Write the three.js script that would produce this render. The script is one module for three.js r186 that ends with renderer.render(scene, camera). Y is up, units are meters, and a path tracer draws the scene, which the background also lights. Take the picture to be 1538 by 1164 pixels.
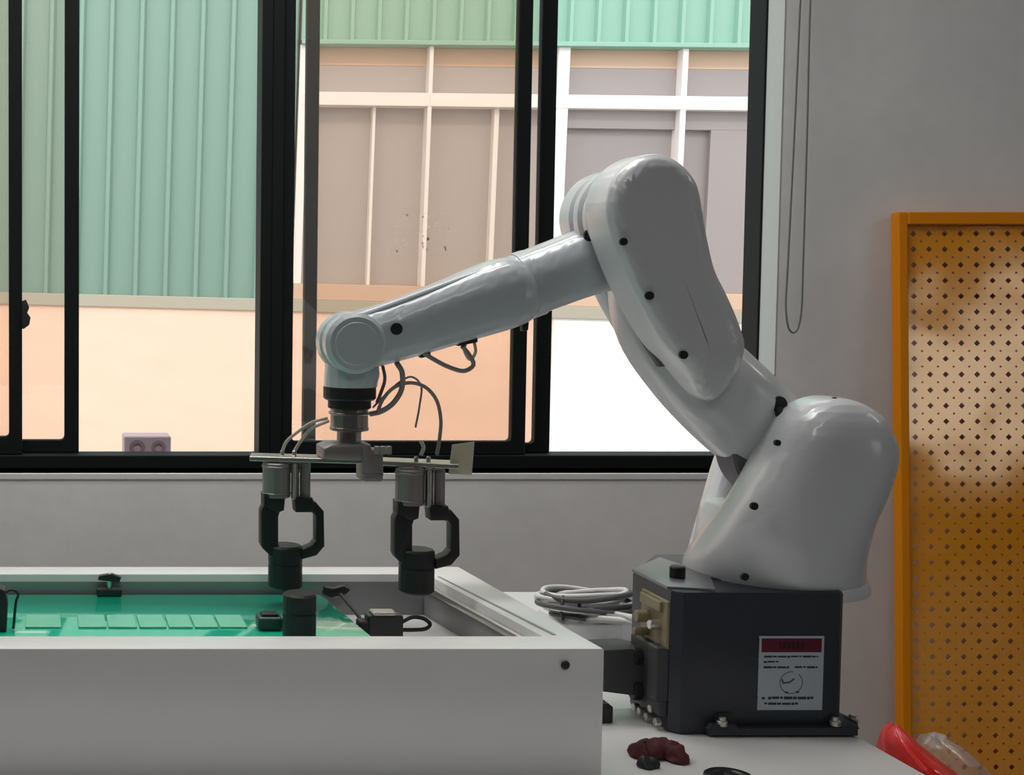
import * as THREE from 'three';
import { RoundedBoxGeometry } from 'three/addons/geometries/RoundedBoxGeometry.js';
import { mergeGeometries, toCreasedNormals } from 'three/addons/utils/BufferGeometryUtils.js';
import { ImprovedNoise } from 'three/addons/math/ImprovedNoise.js';
import { RectAreaLightUniformsLib } from 'three/addons/lights/RectAreaLightUniformsLib.js';

// ---------------------------------------------------------------- camera, sky, sun, added fill lamps, exposure
const scene = new THREE.Scene();
const FOCAL = 2000, CX = 60, CY = 515, PITCH = 0.0525, EYE = 1.43;
const camera = new THREE.PerspectiveCamera(2 * Math.atan(649 / FOCAL) * 180 / Math.PI, 2956 / 1298, 0.05, 200);
camera.setViewOffset(2956, 1298, 1478 - CX, 649 - CY, 1538, 1164);
camera.position.set(0, EYE, 0);
camera.rotation.x = -PITCH;
scene.add(camera);
scene.background = new THREE.Color().setRGB(2.15, 2.2, 2.3);
const sun = new THREE.DirectionalLight(0xfff1dc, 0.9);
sun.position.set(-3, 15, 9);
sun.target.position.set(1, 0, -9);
sun.castShadow = true;
Object.assign(sun.shadow.camera, { left: -15, right: 15, top: 15, bottom: -15, near: 0.5, far: 50 });
sun.shadow.mapSize.set(2048, 2048);
scene.add(sun, sun.target);
const FILL_POWER = 7.6;
const FILL_COLOR = new THREE.Color().setRGB(1, 0.985, 0.95);
const FILL_LAMPS = [[-1.3, -2.15], [0.45, -2.15], [0.3, -2.9], [5.0, -1.2], [0.2, 1.0]];
RectAreaLightUniformsLib.init();
const renderer = new THREE.WebGLRenderer({ antialias: true });
renderer.toneMapping = THREE.LinearToneMapping;
renderer.toneMappingExposure = 1.0;
renderer.shadowMap.enabled = true;

// ---------------------------------------------------------------- helpers
let seed = 7;
const rnd = () => { seed = (seed * 1664525 + 1013904223) % 4294967296; return seed / 4294967296; };
const noise = new ImprovedNoise();
// a point of the place: the photograph's column and row, at the depth Z in front of the eye
function P(px, py, Z) {
  const x = (px - CX) / FOCAL, y = -(py - CY) / FOCAL, c = Math.cos(PITCH), s = Math.sin(PITCH);
  const wy = y * c - s, wz = -y * s - c, k = Z / -wz;
  return new THREE.Vector3(x * k, EYE + wy * k, -Z);
}
// the same, where the line of sight meets a level surface at height h
function onLevel(px, py, h) {
  const d = P(px, py, 1), k = (h - EYE) / (d.y - EYE);
  return new THREE.Vector3(d.x * k, h, -k);
}
const V = (x, y, z) => new THREE.Vector3(x, y, z);
const used = {};
function numbered(n) { used[n] = (used[n] ?? -1) + 1; return used[n] ? `${n}_${String(used[n]).padStart(3, '0')}` : n; }
function shade(m) { m.castShadow = true; m.receiveShadow = true; return m; }
function thing(name, label, category, pos, group) {
  const o = new THREE.Group(); o.name = numbered(name); o.position.copy(pos ?? V(0, 0, 0));
  o.userData = { label, category }; if (group) o.userData.group = group;
  scene.add(o); return o;
}
function struct(name, pos) { const o = new THREE.Group(); o.name = name; o.userData = { kind: 'structure' }; if (pos) o.position.copy(pos); scene.add(o); return o; }
function worldOffset(o) { const p = V(0, 0, 0); for (let q = o; q && q !== scene; q = q.parent) p.add(q.position); return p; }
// geometry is given in world metres; the mesh keeps it relative to its thing
function part(parent, name, geo, mat, label) {
  const g = Array.isArray(geo) ? merged(geo) : geo;
  const w = worldOffset(parent); g.translate(-w.x, -w.y, -w.z);
  const m = shade(new THREE.Mesh(g, mat)); m.name = name; if (label) m.userData.label = label;
  parent.add(m); return m;
}
function sub(parent, name, pos) { const o = new THREE.Group(); o.name = name; const w = worldOffset(parent); o.position.set((pos?.x ?? w.x) - w.x, (pos?.y ?? w.y) - w.y, (pos?.z ?? w.z) - w.z); parent.add(o); return o; }
function merged(list) {
  return mergeGeometries(list.map(g => { const q = g.index ? g.toNonIndexed() : g; for (const k of Object.keys(q.attributes)) if (!['position', 'normal', 'uv'].includes(k)) q.deleteAttribute(k); if (!q.attributes.uv) q.setAttribute('uv', new THREE.BufferAttribute(new Float32Array(q.attributes.position.count * 2), 2)); return q; }));
}
function box(x0, x1, y0, y1, z0, z1, r = 0.003) {
  const g = r > 0 ? new RoundedBoxGeometry(Math.abs(x1 - x0), Math.abs(y1 - y0), Math.abs(z1 - z0), 2, Math.min(r, Math.abs(x1 - x0) / 2.1, Math.abs(y1 - y0) / 2.1, Math.abs(z1 - z0) / 2.1)) : new THREE.BoxGeometry(Math.abs(x1 - x0), Math.abs(y1 - y0), Math.abs(z1 - z0));
  g.translate((x0 + x1) / 2, (y0 + y1) / 2, (z0 + z1) / 2); return g;
}
// a box whose front face spans two corners of the photograph at depth Z and which runs back by d
function pbox(x0, y0, x1, y1, Z, d, r = 0.003) { const a = P(x0, y0, Z), b = P(x1, y1, Z); return box(a.x, b.x, b.y, a.y, -Z - d, -Z, r); }
function shapeOf(pts, smooth) {
  let v = pts.map(p => new THREE.Vector2(p.x, p.y));
  if (smooth) v = new THREE.SplineCurve([...v, v[0]]).getPoints(smooth === true ? pts.length * 6 : smooth);
  return new THREE.Shape(v);
}
// an outline extruded with rounded edges: front at z = zf, running back by d
function slab(pts, zf, d, r, smooth, crease = 0.7) {
  const g = new THREE.ExtrudeGeometry(shapeOf(pts, smooth), { depth: Math.max(d - 2 * r, 0.0005), bevelEnabled: r > 0, bevelThickness: r, bevelSize: r, bevelOffset: -r, bevelSegments: r > 0.006 ? 5 : 2, curveSegments: 10 });
  g.translate(0, 0, zf - d + r); return toCreasedNormals(g, crease);
}
function pslab(px, Z, d, r, smooth, crease) { return slab(px.map(([x, y]) => P(x, y, Z)), -Z, d, r, smooth, crease); }
// rings of points joined into one closed skin
function loft(rings) {
  const n = rings[0].length, pos = [], idx = [];
  for (const ring of rings) for (const p of ring) pos.push(p.x, p.y, p.z);
  for (let i = 0; i + 1 < rings.length; i++) for (let j = 0; j < n; j++) {
    const a = i * n + j, b = i * n + (j + 1) % n, c = a + n, d = b + n; idx.push(a, b, c, b, d, c);
  }
  for (const [ring, base, flip] of [[rings[0], 0, false], [rings.at(-1), (rings.length - 1) * n, true]]) {
    const c = ring.reduce((s, p) => s.add(p), V(0, 0, 0)).divideScalar(n), k = pos.length / 3; pos.push(c.x, c.y, c.z);
    for (let j = 0; j < n; j++) { const a = base + j, b = base + (j + 1) % n; if (flip) idx.push(a, b, k); else idx.push(b, a, k); }
  }
  const g = new THREE.BufferGeometry(); g.setAttribute('position', new THREE.Float32BufferAttribute(pos, 3)); g.setIndex(idx);
  // make the skin face outwards
  let vol = 0; for (let i = 0; i < idx.length; i += 3) { const [a, b, c] = [0, 1, 2].map(k => V(...pos.slice(idx[i + k] * 3, idx[i + k] * 3 + 3))); vol += a.dot(b.cross(c)); }
  if (vol < 0) { for (let i = 0; i < idx.length; i += 3) [idx[i + 1], idx[i + 2]] = [idx[i + 2], idx[i + 1]]; g.setIndex(idx); }
  return toCreasedNormals(g, 0.75);
}
const sgn = (v, e) => Math.sign(v) * Math.abs(v) ** (2 / e);
// stations: [px, py, half width in px, Z of centre, half depth, exponent]; finely interpolated along the way
function loftAxis(st, n = 40, per = 5) {
  const rows = [];
  const cr = (k, i, t) => { const g = j => st[Math.min(Math.max(j, 0), st.length - 1)][k]; const [a, b, c, d] = [g(i - 1), g(i), g(i + 1), g(i + 2)];
    return 0.5 * (2 * b + (c - a) * t + (2 * a - 5 * b + 4 * c - d) * t * t + (3 * b - a - 3 * c + d) * t * t * t); };
  for (let i = 0; i + 1 < st.length; i++) for (let s = 0; s < per; s++) rows.push([0, 1, 2, 3, 4, 5].map(k => cr(k, i, s / per)));
  rows.push(st.at(-1).slice());
  const cs = rows.map(r => P(r[0], r[1], r[3]));
  const rings = rows.map((r, i) => {
    const a = cs[Math.max(i - 1, 0)], b = cs[Math.min(i + 1, cs.length - 1)], t = V(b.x - a.x, b.y - a.y, 0).normalize(), q = V(-t.y, t.x, 0);
    const w = Math.max(r[2], 0.3) * r[3] / FOCAL, ring = [];
    for (let j = 0; j < n; j++) { const f = j / n * Math.PI * 2; ring.push(cs[i].clone().addScaledVector(q, w * sgn(Math.cos(f), r[5])).add(V(0, 0, Math.max(r[4], 0.0005) * sgn(Math.sin(f), r[5])))); }
    return ring;
  });
  return loft(rings);
}
// a cover plate: outline with a rounded rim and a flat face, sloping back beyond a point on its long axis
function cover(px, Zf, depth, axisPx, rim, slopePx) {
  const o = new THREE.SplineCurve([...px, px[0]].map(([x, y]) => { const p = P(x, y, Zf); return new THREE.Vector2(p.x, p.y); })).getPoints(112).slice(0, -1);
  const [A, B] = axisPx.map(([x, y]) => { const p = P(x, y, Zf); return new THREE.Vector2(p.x, p.y); }), d = B.clone().sub(A), len = d.length(); d.divideScalar(len);
  const sp = P(...slopePx, Zf), s0 = (sp.x - A.x) * d.x + (sp.y - A.y) * d.y;
  const med = o.map(q => A.clone().addScaledVector(d, Math.min(Math.max((q.x - A.x) * d.x + (q.y - A.y) * d.y, 0), len)));
  const ring = (inset, z) => o.map((q, i) => { const m = med[i], l = q.distanceTo(m), k = Math.min(inset / l, 0.98), x = q.x + (m.x - q.x) * k, y = q.y + (m.y - q.y) * k;
    const s = (x - A.x) * d.x + (y - A.y) * d.y - s0; return V(x, y, Math.max(-Zf - depth + 0.002, z - (s > 0 ? 0.6 * s * s / (s + 0.012) : 0))); });
  const rings = [o.map(q => V(q.x, q.y, -Zf - depth))];
  for (let i = 0; i <= 6; i++) { const f = i / 6 * Math.PI / 2; rings.push(ring(rim * (1 - Math.cos(f)), -Zf - rim * (1 - Math.sin(f)))); }
  for (const k of [1.25, 1.5, 1.8, 2.1, 2.4, 2.7, 3.0, 4]) rings.push(ring(rim * k, -Zf));
  return loft(rings);
}
// level sections: [py, left px, right px, Z of centre, half depth, exponent]
function loftLevels(st, n = 48, per = 5) {
  const rows = [];
  const cr = (k, i, t) => { const g = j => st[Math.min(Math.max(j, 0), st.length - 1)][k]; const [a, b, c, d] = [g(i - 1), g(i), g(i + 1), g(i + 2)];
    return 0.5 * (2 * b + (c - a) * t + (2 * a - 5 * b + 4 * c - d) * t * t + (3 * b - a - 3 * c + d) * t * t * t); };
  for (let i = 0; i + 1 < st.length; i++) for (let s = 0; s < per; s++) rows.push([0, 1, 2, 3, 4, 5].map(k => cr(k, i, s / per)));
  rows.push(st.at(-1).slice());
  return loft(rows.map(r => {
    const a = P(r[1], r[0], r[3]), b = P(r[2], r[0], r[3]), cx = (a.x + b.x) / 2, w = Math.max((b.x - a.x) / 2, 0.0005), ring = [];
    for (let j = 0; j < n; j++) { const f = j / n * Math.PI * 2; ring.push(V(cx + w * sgn(Math.cos(f), r[5]), a.y, -r[3] + r[4] * sgn(Math.sin(f), r[5]))); }
    return ring;
  }));
}
function tube(pts, r, seg, closed = false) { return new THREE.TubeGeometry(new THREE.CatmullRomCurve3(pts, closed, 'centripetal'), seg ?? pts.length * 8, r, 8, closed); }
// turned shape: profile [radius, along], centred at c along an axis ('x', 'y' or 'z')
function turned(profile, c, axis = 'y', seg = 36) {
  const g = new THREE.LatheGeometry(profile.map(([r, h]) => new THREE.Vector2(Math.max(r, 1e-4), h)), seg);
  if (axis === 'z') g.rotateX(Math.PI / 2); if (axis === 'x') g.rotateZ(Math.PI / 2);
  g.translate(c.x, c.y, c.z); return toCreasedNormals(g, 0.6);
}
const drum = (r, h, b = 0.002) => [[0, 0], [r - b, 0], [r, b], [r, h - b], [r - b, h], [0, h]];

// ---------------------------------------------------------------- materials
function noiseTexture(size, fn, srgb) {
  const d = new Uint8Array(size * size * 4);
  for (let y = 0; y < size; y++) for (let x = 0; x < size; x++) { const c = fn(x / size, y / size), k = (y * size + x) * 4; for (let i = 0; i < 3; i++) d[k + i] = Math.max(0, Math.min(255, (Array.isArray(c) ? c[i] : c) * 255)); d[k + 3] = 255; }
  const t = new THREE.DataTexture(d, size, size); t.wrapS = t.wrapT = THREE.RepeatWrapping; t.magFilter = THREE.LinearFilter; t.minFilter = THREE.LinearMipmapLinearFilter; t.generateMipmaps = true;
  if (srgb) t.colorSpace = THREE.SRGBColorSpace; t.needsUpdate = true; return t;
}
const tile = (u, v, f, s) => { const w = (a, b) => noise.noise(a * f, b * f, s); const iu = 1 - u, iv = 1 - v; return (w(u, v) * iu * iv + w(u - 1, v) * u * iv + w(u, v - 1) * iu * v + w(u - 1, v - 1) * u * v); };
const plasterBump = noiseTexture(256, (u, v) => 0.5 + 0.25 * tile(u, v, 9, 1.3) + 0.2 * tile(u, v, 40, 7.7) + 0.1 * (rnd() - 0.5));
const plasterTone = noiseTexture(256, (u, v) => { const t = 0.965 + 0.03 * tile(u, v, 5, 3.1) + 0.02 * tile(u, v, 21, 5.2); return [t, t, t]; }, true);
const L = (r, g, b) => new THREE.Color().setRGB(r, g, b);
const std = (c, roughness = 0.6, metalness = 0, extra = {}) => new THREE.MeshStandardMaterial({ color: c, roughness, metalness, ...extra });
const phys = (c, roughness, extra = {}) => new THREE.MeshPhysicalMaterial({ color: c, roughness, ...extra });
const M = {
  wall: std(L(0.86, 0.85, 0.845), 0.85, 0, { map: plasterTone, bumpMap: plasterBump, bumpScale: 0.0015 }),
  revealTone: std(L(0.42, 0.44, 0.42), 0.8),  // dimmer light and green bounce on the reveal, put into the colour
  wallDark: std(L(0.12, 0.12, 0.115), 0.85, 0, { bumpMap: plasterBump, bumpScale: 0.0015 }),
  ceiling: std(L(0.7, 0.69, 0.67), 0.9),
  floor: std(L(0.1, 0.1, 0.1), 0.5),
  frame: phys(L(0.008, 0.011, 0.011), 0.6, { specularIntensity: 0.3 }),
  glass: phys(L(0.99, 0.955, 0.92), 0.0, { transmission: 0.96, thickness: 0, ior: 1.5 }),
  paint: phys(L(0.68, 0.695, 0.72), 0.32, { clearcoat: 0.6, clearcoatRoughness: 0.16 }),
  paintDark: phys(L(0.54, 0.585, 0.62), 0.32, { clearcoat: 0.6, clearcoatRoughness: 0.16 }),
  gapShade: std(L(0.1, 0.1, 0.095), 0.6),
  hub: std(L(0.13, 0.12, 0.14), 0.5),
  base: phys(L(0.022, 0.025, 0.036), 0.5, { clearcoat: 0.15, clearcoatRoughness: 0.4 }),
  black: std(L(0.012, 0.011, 0.012), 0.5),
  blackGloss: std(L(0.015, 0.015, 0.017), 0.3),
  plug: std(L(0.01, 0.01, 0.01), 0.6),
  steel: std(L(0.36, 0.33, 0.32), 0.32, 0.9),
  steelDull: std(L(0.3, 0.27, 0.27), 0.45, 0.6),
  zinc: std(L(0.6, 0.58, 0.55), 0.3, 0.85),
  tan: std(L(0.3, 0.25, 0.15), 0.5, 0.2),
  grey: std(L(0.055, 0.053, 0.058), 0.55),
  tubing: phys(L(0.62, 0.6, 0.55), 0.3, { transmission: 0.3, thickness: 0 }),
  wireGrey: std(L(0.28, 0.27, 0.26), 0.5),
  white: phys(L(0.74, 0.74, 0.74), 0.38, { clearcoat: 0.25, clearcoatRoughness: 0.3 }),
  whiteMatt: std(L(0.68, 0.67, 0.67), 0.55),
  liner: std(L(0.3, 0.3, 0.31), 0.45),
  greenGlass: phys(L(0.025, 0.6, 0.38), 0.1, { ior: 1.7, clearcoat: 1, clearcoatRoughness: 0.04 }),
  reflectGreen: phys(L(0.14, 0.6, 0.4), 0.25, { clearcoat: 0.6 }),
  orange: phys(L(0.85, 0.27, 0.003), 0.55, { specularIntensity: 0.35 }),
  orangeSheet: phys(L(0.95, 0.35, 0.003), 0.13, { ior: 2.3, specularColor: L(1, 0.86, 0.62) }),
  chain: std(L(0.16, 0.16, 0.15), 0.5),
  rag: std(L(0.075, 0.008, 0.011), 0.75),
  red: phys(L(0.72, 0.035, 0.03), 0.4, { clearcoat: 0.3 }),
  clear: phys(L(0.97, 0.96, 0.96), 0.18, { transmission: 0.88, thickness: 0, ior: 1.45 }),
  card: phys(L(0.72, 0.68, 0.55), 0.5, { transmission: 0.35, thickness: 0 }),
  mauve: std(L(0.42, 0.33, 0.35), 0.6),
  mauveDark: std(L(0.24, 0.17, 0.2), 0.6),
  // the building across the yard
  cladding: std(L(0.197, 0.31, 0.25), 0.5),
  claddingPale: std(L(0.26, 0.46, 0.36), 0.5),
  peach: std(L(0.93, 0.645, 0.5), 0.9, 0, { map: plasterTone }),
  wallGlare: std(L(0.88, 0.87, 0.85), 0.9),  // white where the peach wall blows out: glare put into the colour
  band: std(L(0.4, 0.37, 0.29), 0.85),
  facadeFrame: std(L(0.84, 0.8, 0.77), 0.5),
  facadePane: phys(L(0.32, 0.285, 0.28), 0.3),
  facadePaneVeil: phys(L(0.43, 0.385, 0.365), 0.3),  // paler: the reflection veil of the near glass is put into this colour
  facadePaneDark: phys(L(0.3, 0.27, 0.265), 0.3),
  facadePeach: std(L(0.6, 0.42, 0.3), 0.7),
  yard: std(L(0.42, 0.4, 0.37), 0.9),
};

// ---------------------------------------------------------------- the room
const WALL_Z = 3.58, FRAME_Z = 3.66, CEIL = 3.4, XL = -2.4, XR = 10.5, ZR = 4.0;
const sillY = P(600, 704, FRAME_Z).y, jambX = P(1149, 250, FRAME_Z).x, openL = P(-560, 300, FRAME_Z).x, headY = 2.95;
{
  const rect = (x0, x1, y0, y1) => [[x0, y0], [x1, y0], [x1, y1], [x0, y1]].map(([x, y]) => new THREE.Vector2(x, y));
  const wallShape = new THREE.Shape(rect(XL - 0.2, XR + 0.2, -0.1, CEIL + 0.1));
  wallShape.holes.push(new THREE.Path(rect(openL, jambX, sillY, headY)));
  const g = new THREE.ExtrudeGeometry(wallShape, { depth: 0.165, bevelEnabled: false }); g.translate(0, 0, -WALL_Z - 0.165);
  const back = struct('wall_back'); part(back, 'plaster', g, M.wall);
  part(back, 'sill_board', box(openL, jambX, sillY - 0.018, sillY, -FRAME_Z - 0.16, -WALL_Z + 0.004, 0.003), M.white);
  part(back, 'reveal_tone_strip', box(jambX - 0.003, jambX + 0.001, sillY, headY, -FRAME_Z, -WALL_Z + 0.001, 0.001), M.revealTone, 'added strip on the side of the opening, grey for its dimmer light');  // strip added to tone down the reveal through its colour
  const rear = new THREE.Shape(rect(XL - 0.2, XR + 0.2, -0.1, CEIL + 0.1));
  for (const [a, b, c, d] of [[6.2, 8.7, 0.92, 1.9], [7.66, 8.7, 2.1, 2.56]]) rear.holes.push(new THREE.Path(rect(a, b, c, d)));
  const gr = new THREE.ExtrudeGeometry(rear, { depth: 0.24, bevelEnabled: false }); gr.translate(0, 0, ZR);
  part(struct('wall_rear'), 'plaster', gr, M.wallDark);
  part(struct('wall_left'), 'plaster', box(XL - 0.24, XL, 0, CEIL, -WALL_Z, ZR, 0), M.wallDark);
  part(struct('wall_right'), 'plaster', box(XR, XR + 0.24, 0, CEIL, -WALL_Z, ZR, 0), M.wall);
  part(struct('floor'), 'concrete', box(XL - 0.2, XR + 0.2, -0.15, 0, -WALL_Z - 0.2, ZR + 0.2, 0), M.floor);
  part(struct('ceiling'), 'plasterboard', box(XL - 0.2, XR + 0.2, CEIL, CEIL + 0.15, -WALL_Z - 0.2, ZR + 0.2, 0), M.ceiling);
}
const fillGlow = new THREE.MeshStandardMaterial({ color: 0xffffff, emissive: FILL_COLOR, emissiveIntensity: 1.6 });
for (const [i, [x, z]] of FILL_LAMPS.entries()) {  // unseen fill panels added overhead to brighten the room
  const where = ['left of the tray', 'over the tray and the robot arm', 'close to the windows', 'near the far right wall', 'behind the camera'][i];
  const t = thing('fill_panel', `added unseen fill light panel ${where}`, 'fill lamp', V(x, CEIL, z), 'added fill panels');
  part(t, 'housing', box(x - 0.62, x + 0.62, CEIL - 0.06, CEIL, z - 0.16, z + 0.16, 0.006), M.white);
  part(t, 'diffuser', box(x - 0.6, x + 0.6, CEIL - 0.066, CEIL - 0.058, z - 0.14, z + 0.14, 0.002), fillGlow);
  const l = new THREE.RectAreaLight(FILL_COLOR, FILL_POWER * 2, 1.2, 0.28); l.position.set(0, -0.072, 0); l.rotation.x = -Math.PI / 2; t.add(l);
}

// ---------------------------------------------------------------- windows in the back wall
function frameRing(x0, x1, y0, y1, l, r, b, t, z, d, rad) {
  const s = new THREE.Shape([[x0, y0], [x1, y0], [x1, y1], [x0, y1]].map(([x, y]) => new THREE.Vector2(x, y)));
  const h = new THREE.Path(), a0 = x0 + l, a1 = x1 - r, b0 = y0 + b, b1 = y1 - t;
  h.moveTo(a0 + rad, b0); h.lineTo(a1 - rad, b0); h.quadraticCurveTo(a1, b0, a1, b0 + rad); h.lineTo(a1, b1 - rad); h.quadraticCurveTo(a1, b1, a1 - rad, b1);
  h.lineTo(a0 + rad, b1); h.quadraticCurveTo(a0, b1, a0, b1 - rad); h.lineTo(a0, b0 + rad); h.quadraticCurveTo(a0, b0, a0 + rad, b0);
  s.holes.push(h);
  const g = new THREE.ExtrudeGeometry(s, { depth: d - 0.004, bevelEnabled: true, bevelThickness: 0.002, bevelSize: 0.002, bevelOffset: -0.002, bevelSegments: 1 });
  g.translate(0, 0, -z - d + 0.002); return g;
}
const X = (px, Z, py = 300) => P(px, py, Z).x, Y = (py, Z) => P(600, py, Z).y;
{
  const z = FRAME_Z, d = 0.085;
  const postL = X(392, z), postR = X(426, z), y0 = sillY, yb = Y(684, z);
  const w1 = struct('window_1'), w2 = struct('window_2');
  part(w1, 'frame', frameRing(openL, (postL + postR) / 2, y0, headY, 0.04, (postR - postL) / 2, yb - y0, 0.04, z, d, 0.001), M.frame);
  part(w2, 'frame', frameRing((postL + postR) / 2, jambX, y0, headY, (postR - postL) / 2, jambX - X(1143, z), yb - y0, 0.04, z, d, 0.001), M.frame);
  // sashes: inner track first, then outer track
  const sash = (w, x0, x1, l, r, paneY, Z) => {
    const s = sub(w, 'sash'); const ys = yb + 0.001, yt = headY - 0.042, pb = Y(paneY, Z);
    part(s, 'sash_frame', frameRing(x0, x1, ys, yt, l, r, pb - ys, 0.045, Z, 0.028, 0.014), M.frame);
    part(s, 'glass_pane', box(x0 + l - 0.004, x1 - r + 0.004, pb - 0.004, yt - 0.04, -Z - 0.016, -Z - 0.012, 0), M.glass);
    return s;
  };
  const zi = z + 0.012, zo = z + 0.052;
  const A = sash(w1, openL + 0.05, X(33, zi), 0.04, X(33, zi) - X(13, zi), 656, zi);
  sash(w1, openL + 0.3, X(119, zo), 0.04, X(119, zo) - X(97, zo), 661, zo);
  sash(w2, X(422, zi), X(796, zi), X(442, zi) - X(422, zi), X(796, zi) - X(775, zi), 663, zi);
  sash(w2, X(459, zo), X(833, zo), X(478, zo) - X(459, zo), X(833, zo) - X(810, zo), 666, zo);
  // crescent latch on the inner sash of the left window
  part(A, 'latch', pslab([[33, 452], [39, 450], [44, 462], [41, 470], [46, 477], [44, 488], [36, 494], [33, 494]], zi - 0.016, 0.016, 0.003), M.black, 'small dark crescent latch');
  // white flecks that model a reflection in the glass
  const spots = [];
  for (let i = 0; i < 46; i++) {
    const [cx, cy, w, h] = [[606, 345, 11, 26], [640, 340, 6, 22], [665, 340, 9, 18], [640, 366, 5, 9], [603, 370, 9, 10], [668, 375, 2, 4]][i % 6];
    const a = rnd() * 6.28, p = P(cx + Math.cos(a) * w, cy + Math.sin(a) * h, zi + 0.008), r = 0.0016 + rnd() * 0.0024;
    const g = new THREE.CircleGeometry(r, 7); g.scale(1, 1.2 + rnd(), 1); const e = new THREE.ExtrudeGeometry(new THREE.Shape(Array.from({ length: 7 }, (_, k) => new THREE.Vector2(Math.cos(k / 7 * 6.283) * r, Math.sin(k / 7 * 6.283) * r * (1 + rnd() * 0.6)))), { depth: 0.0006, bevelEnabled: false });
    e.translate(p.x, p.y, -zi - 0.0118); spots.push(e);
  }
  const flecks = part(w2, 'reflection_flecks', spots, phys(L(0.95, 0.92, 0.9), 0.8, { transmission: 0.5, thickness: 0 }), 'white flecks modelled for a reflection on the pane'); flecks.userData.kind = 'stuff';
}

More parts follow.
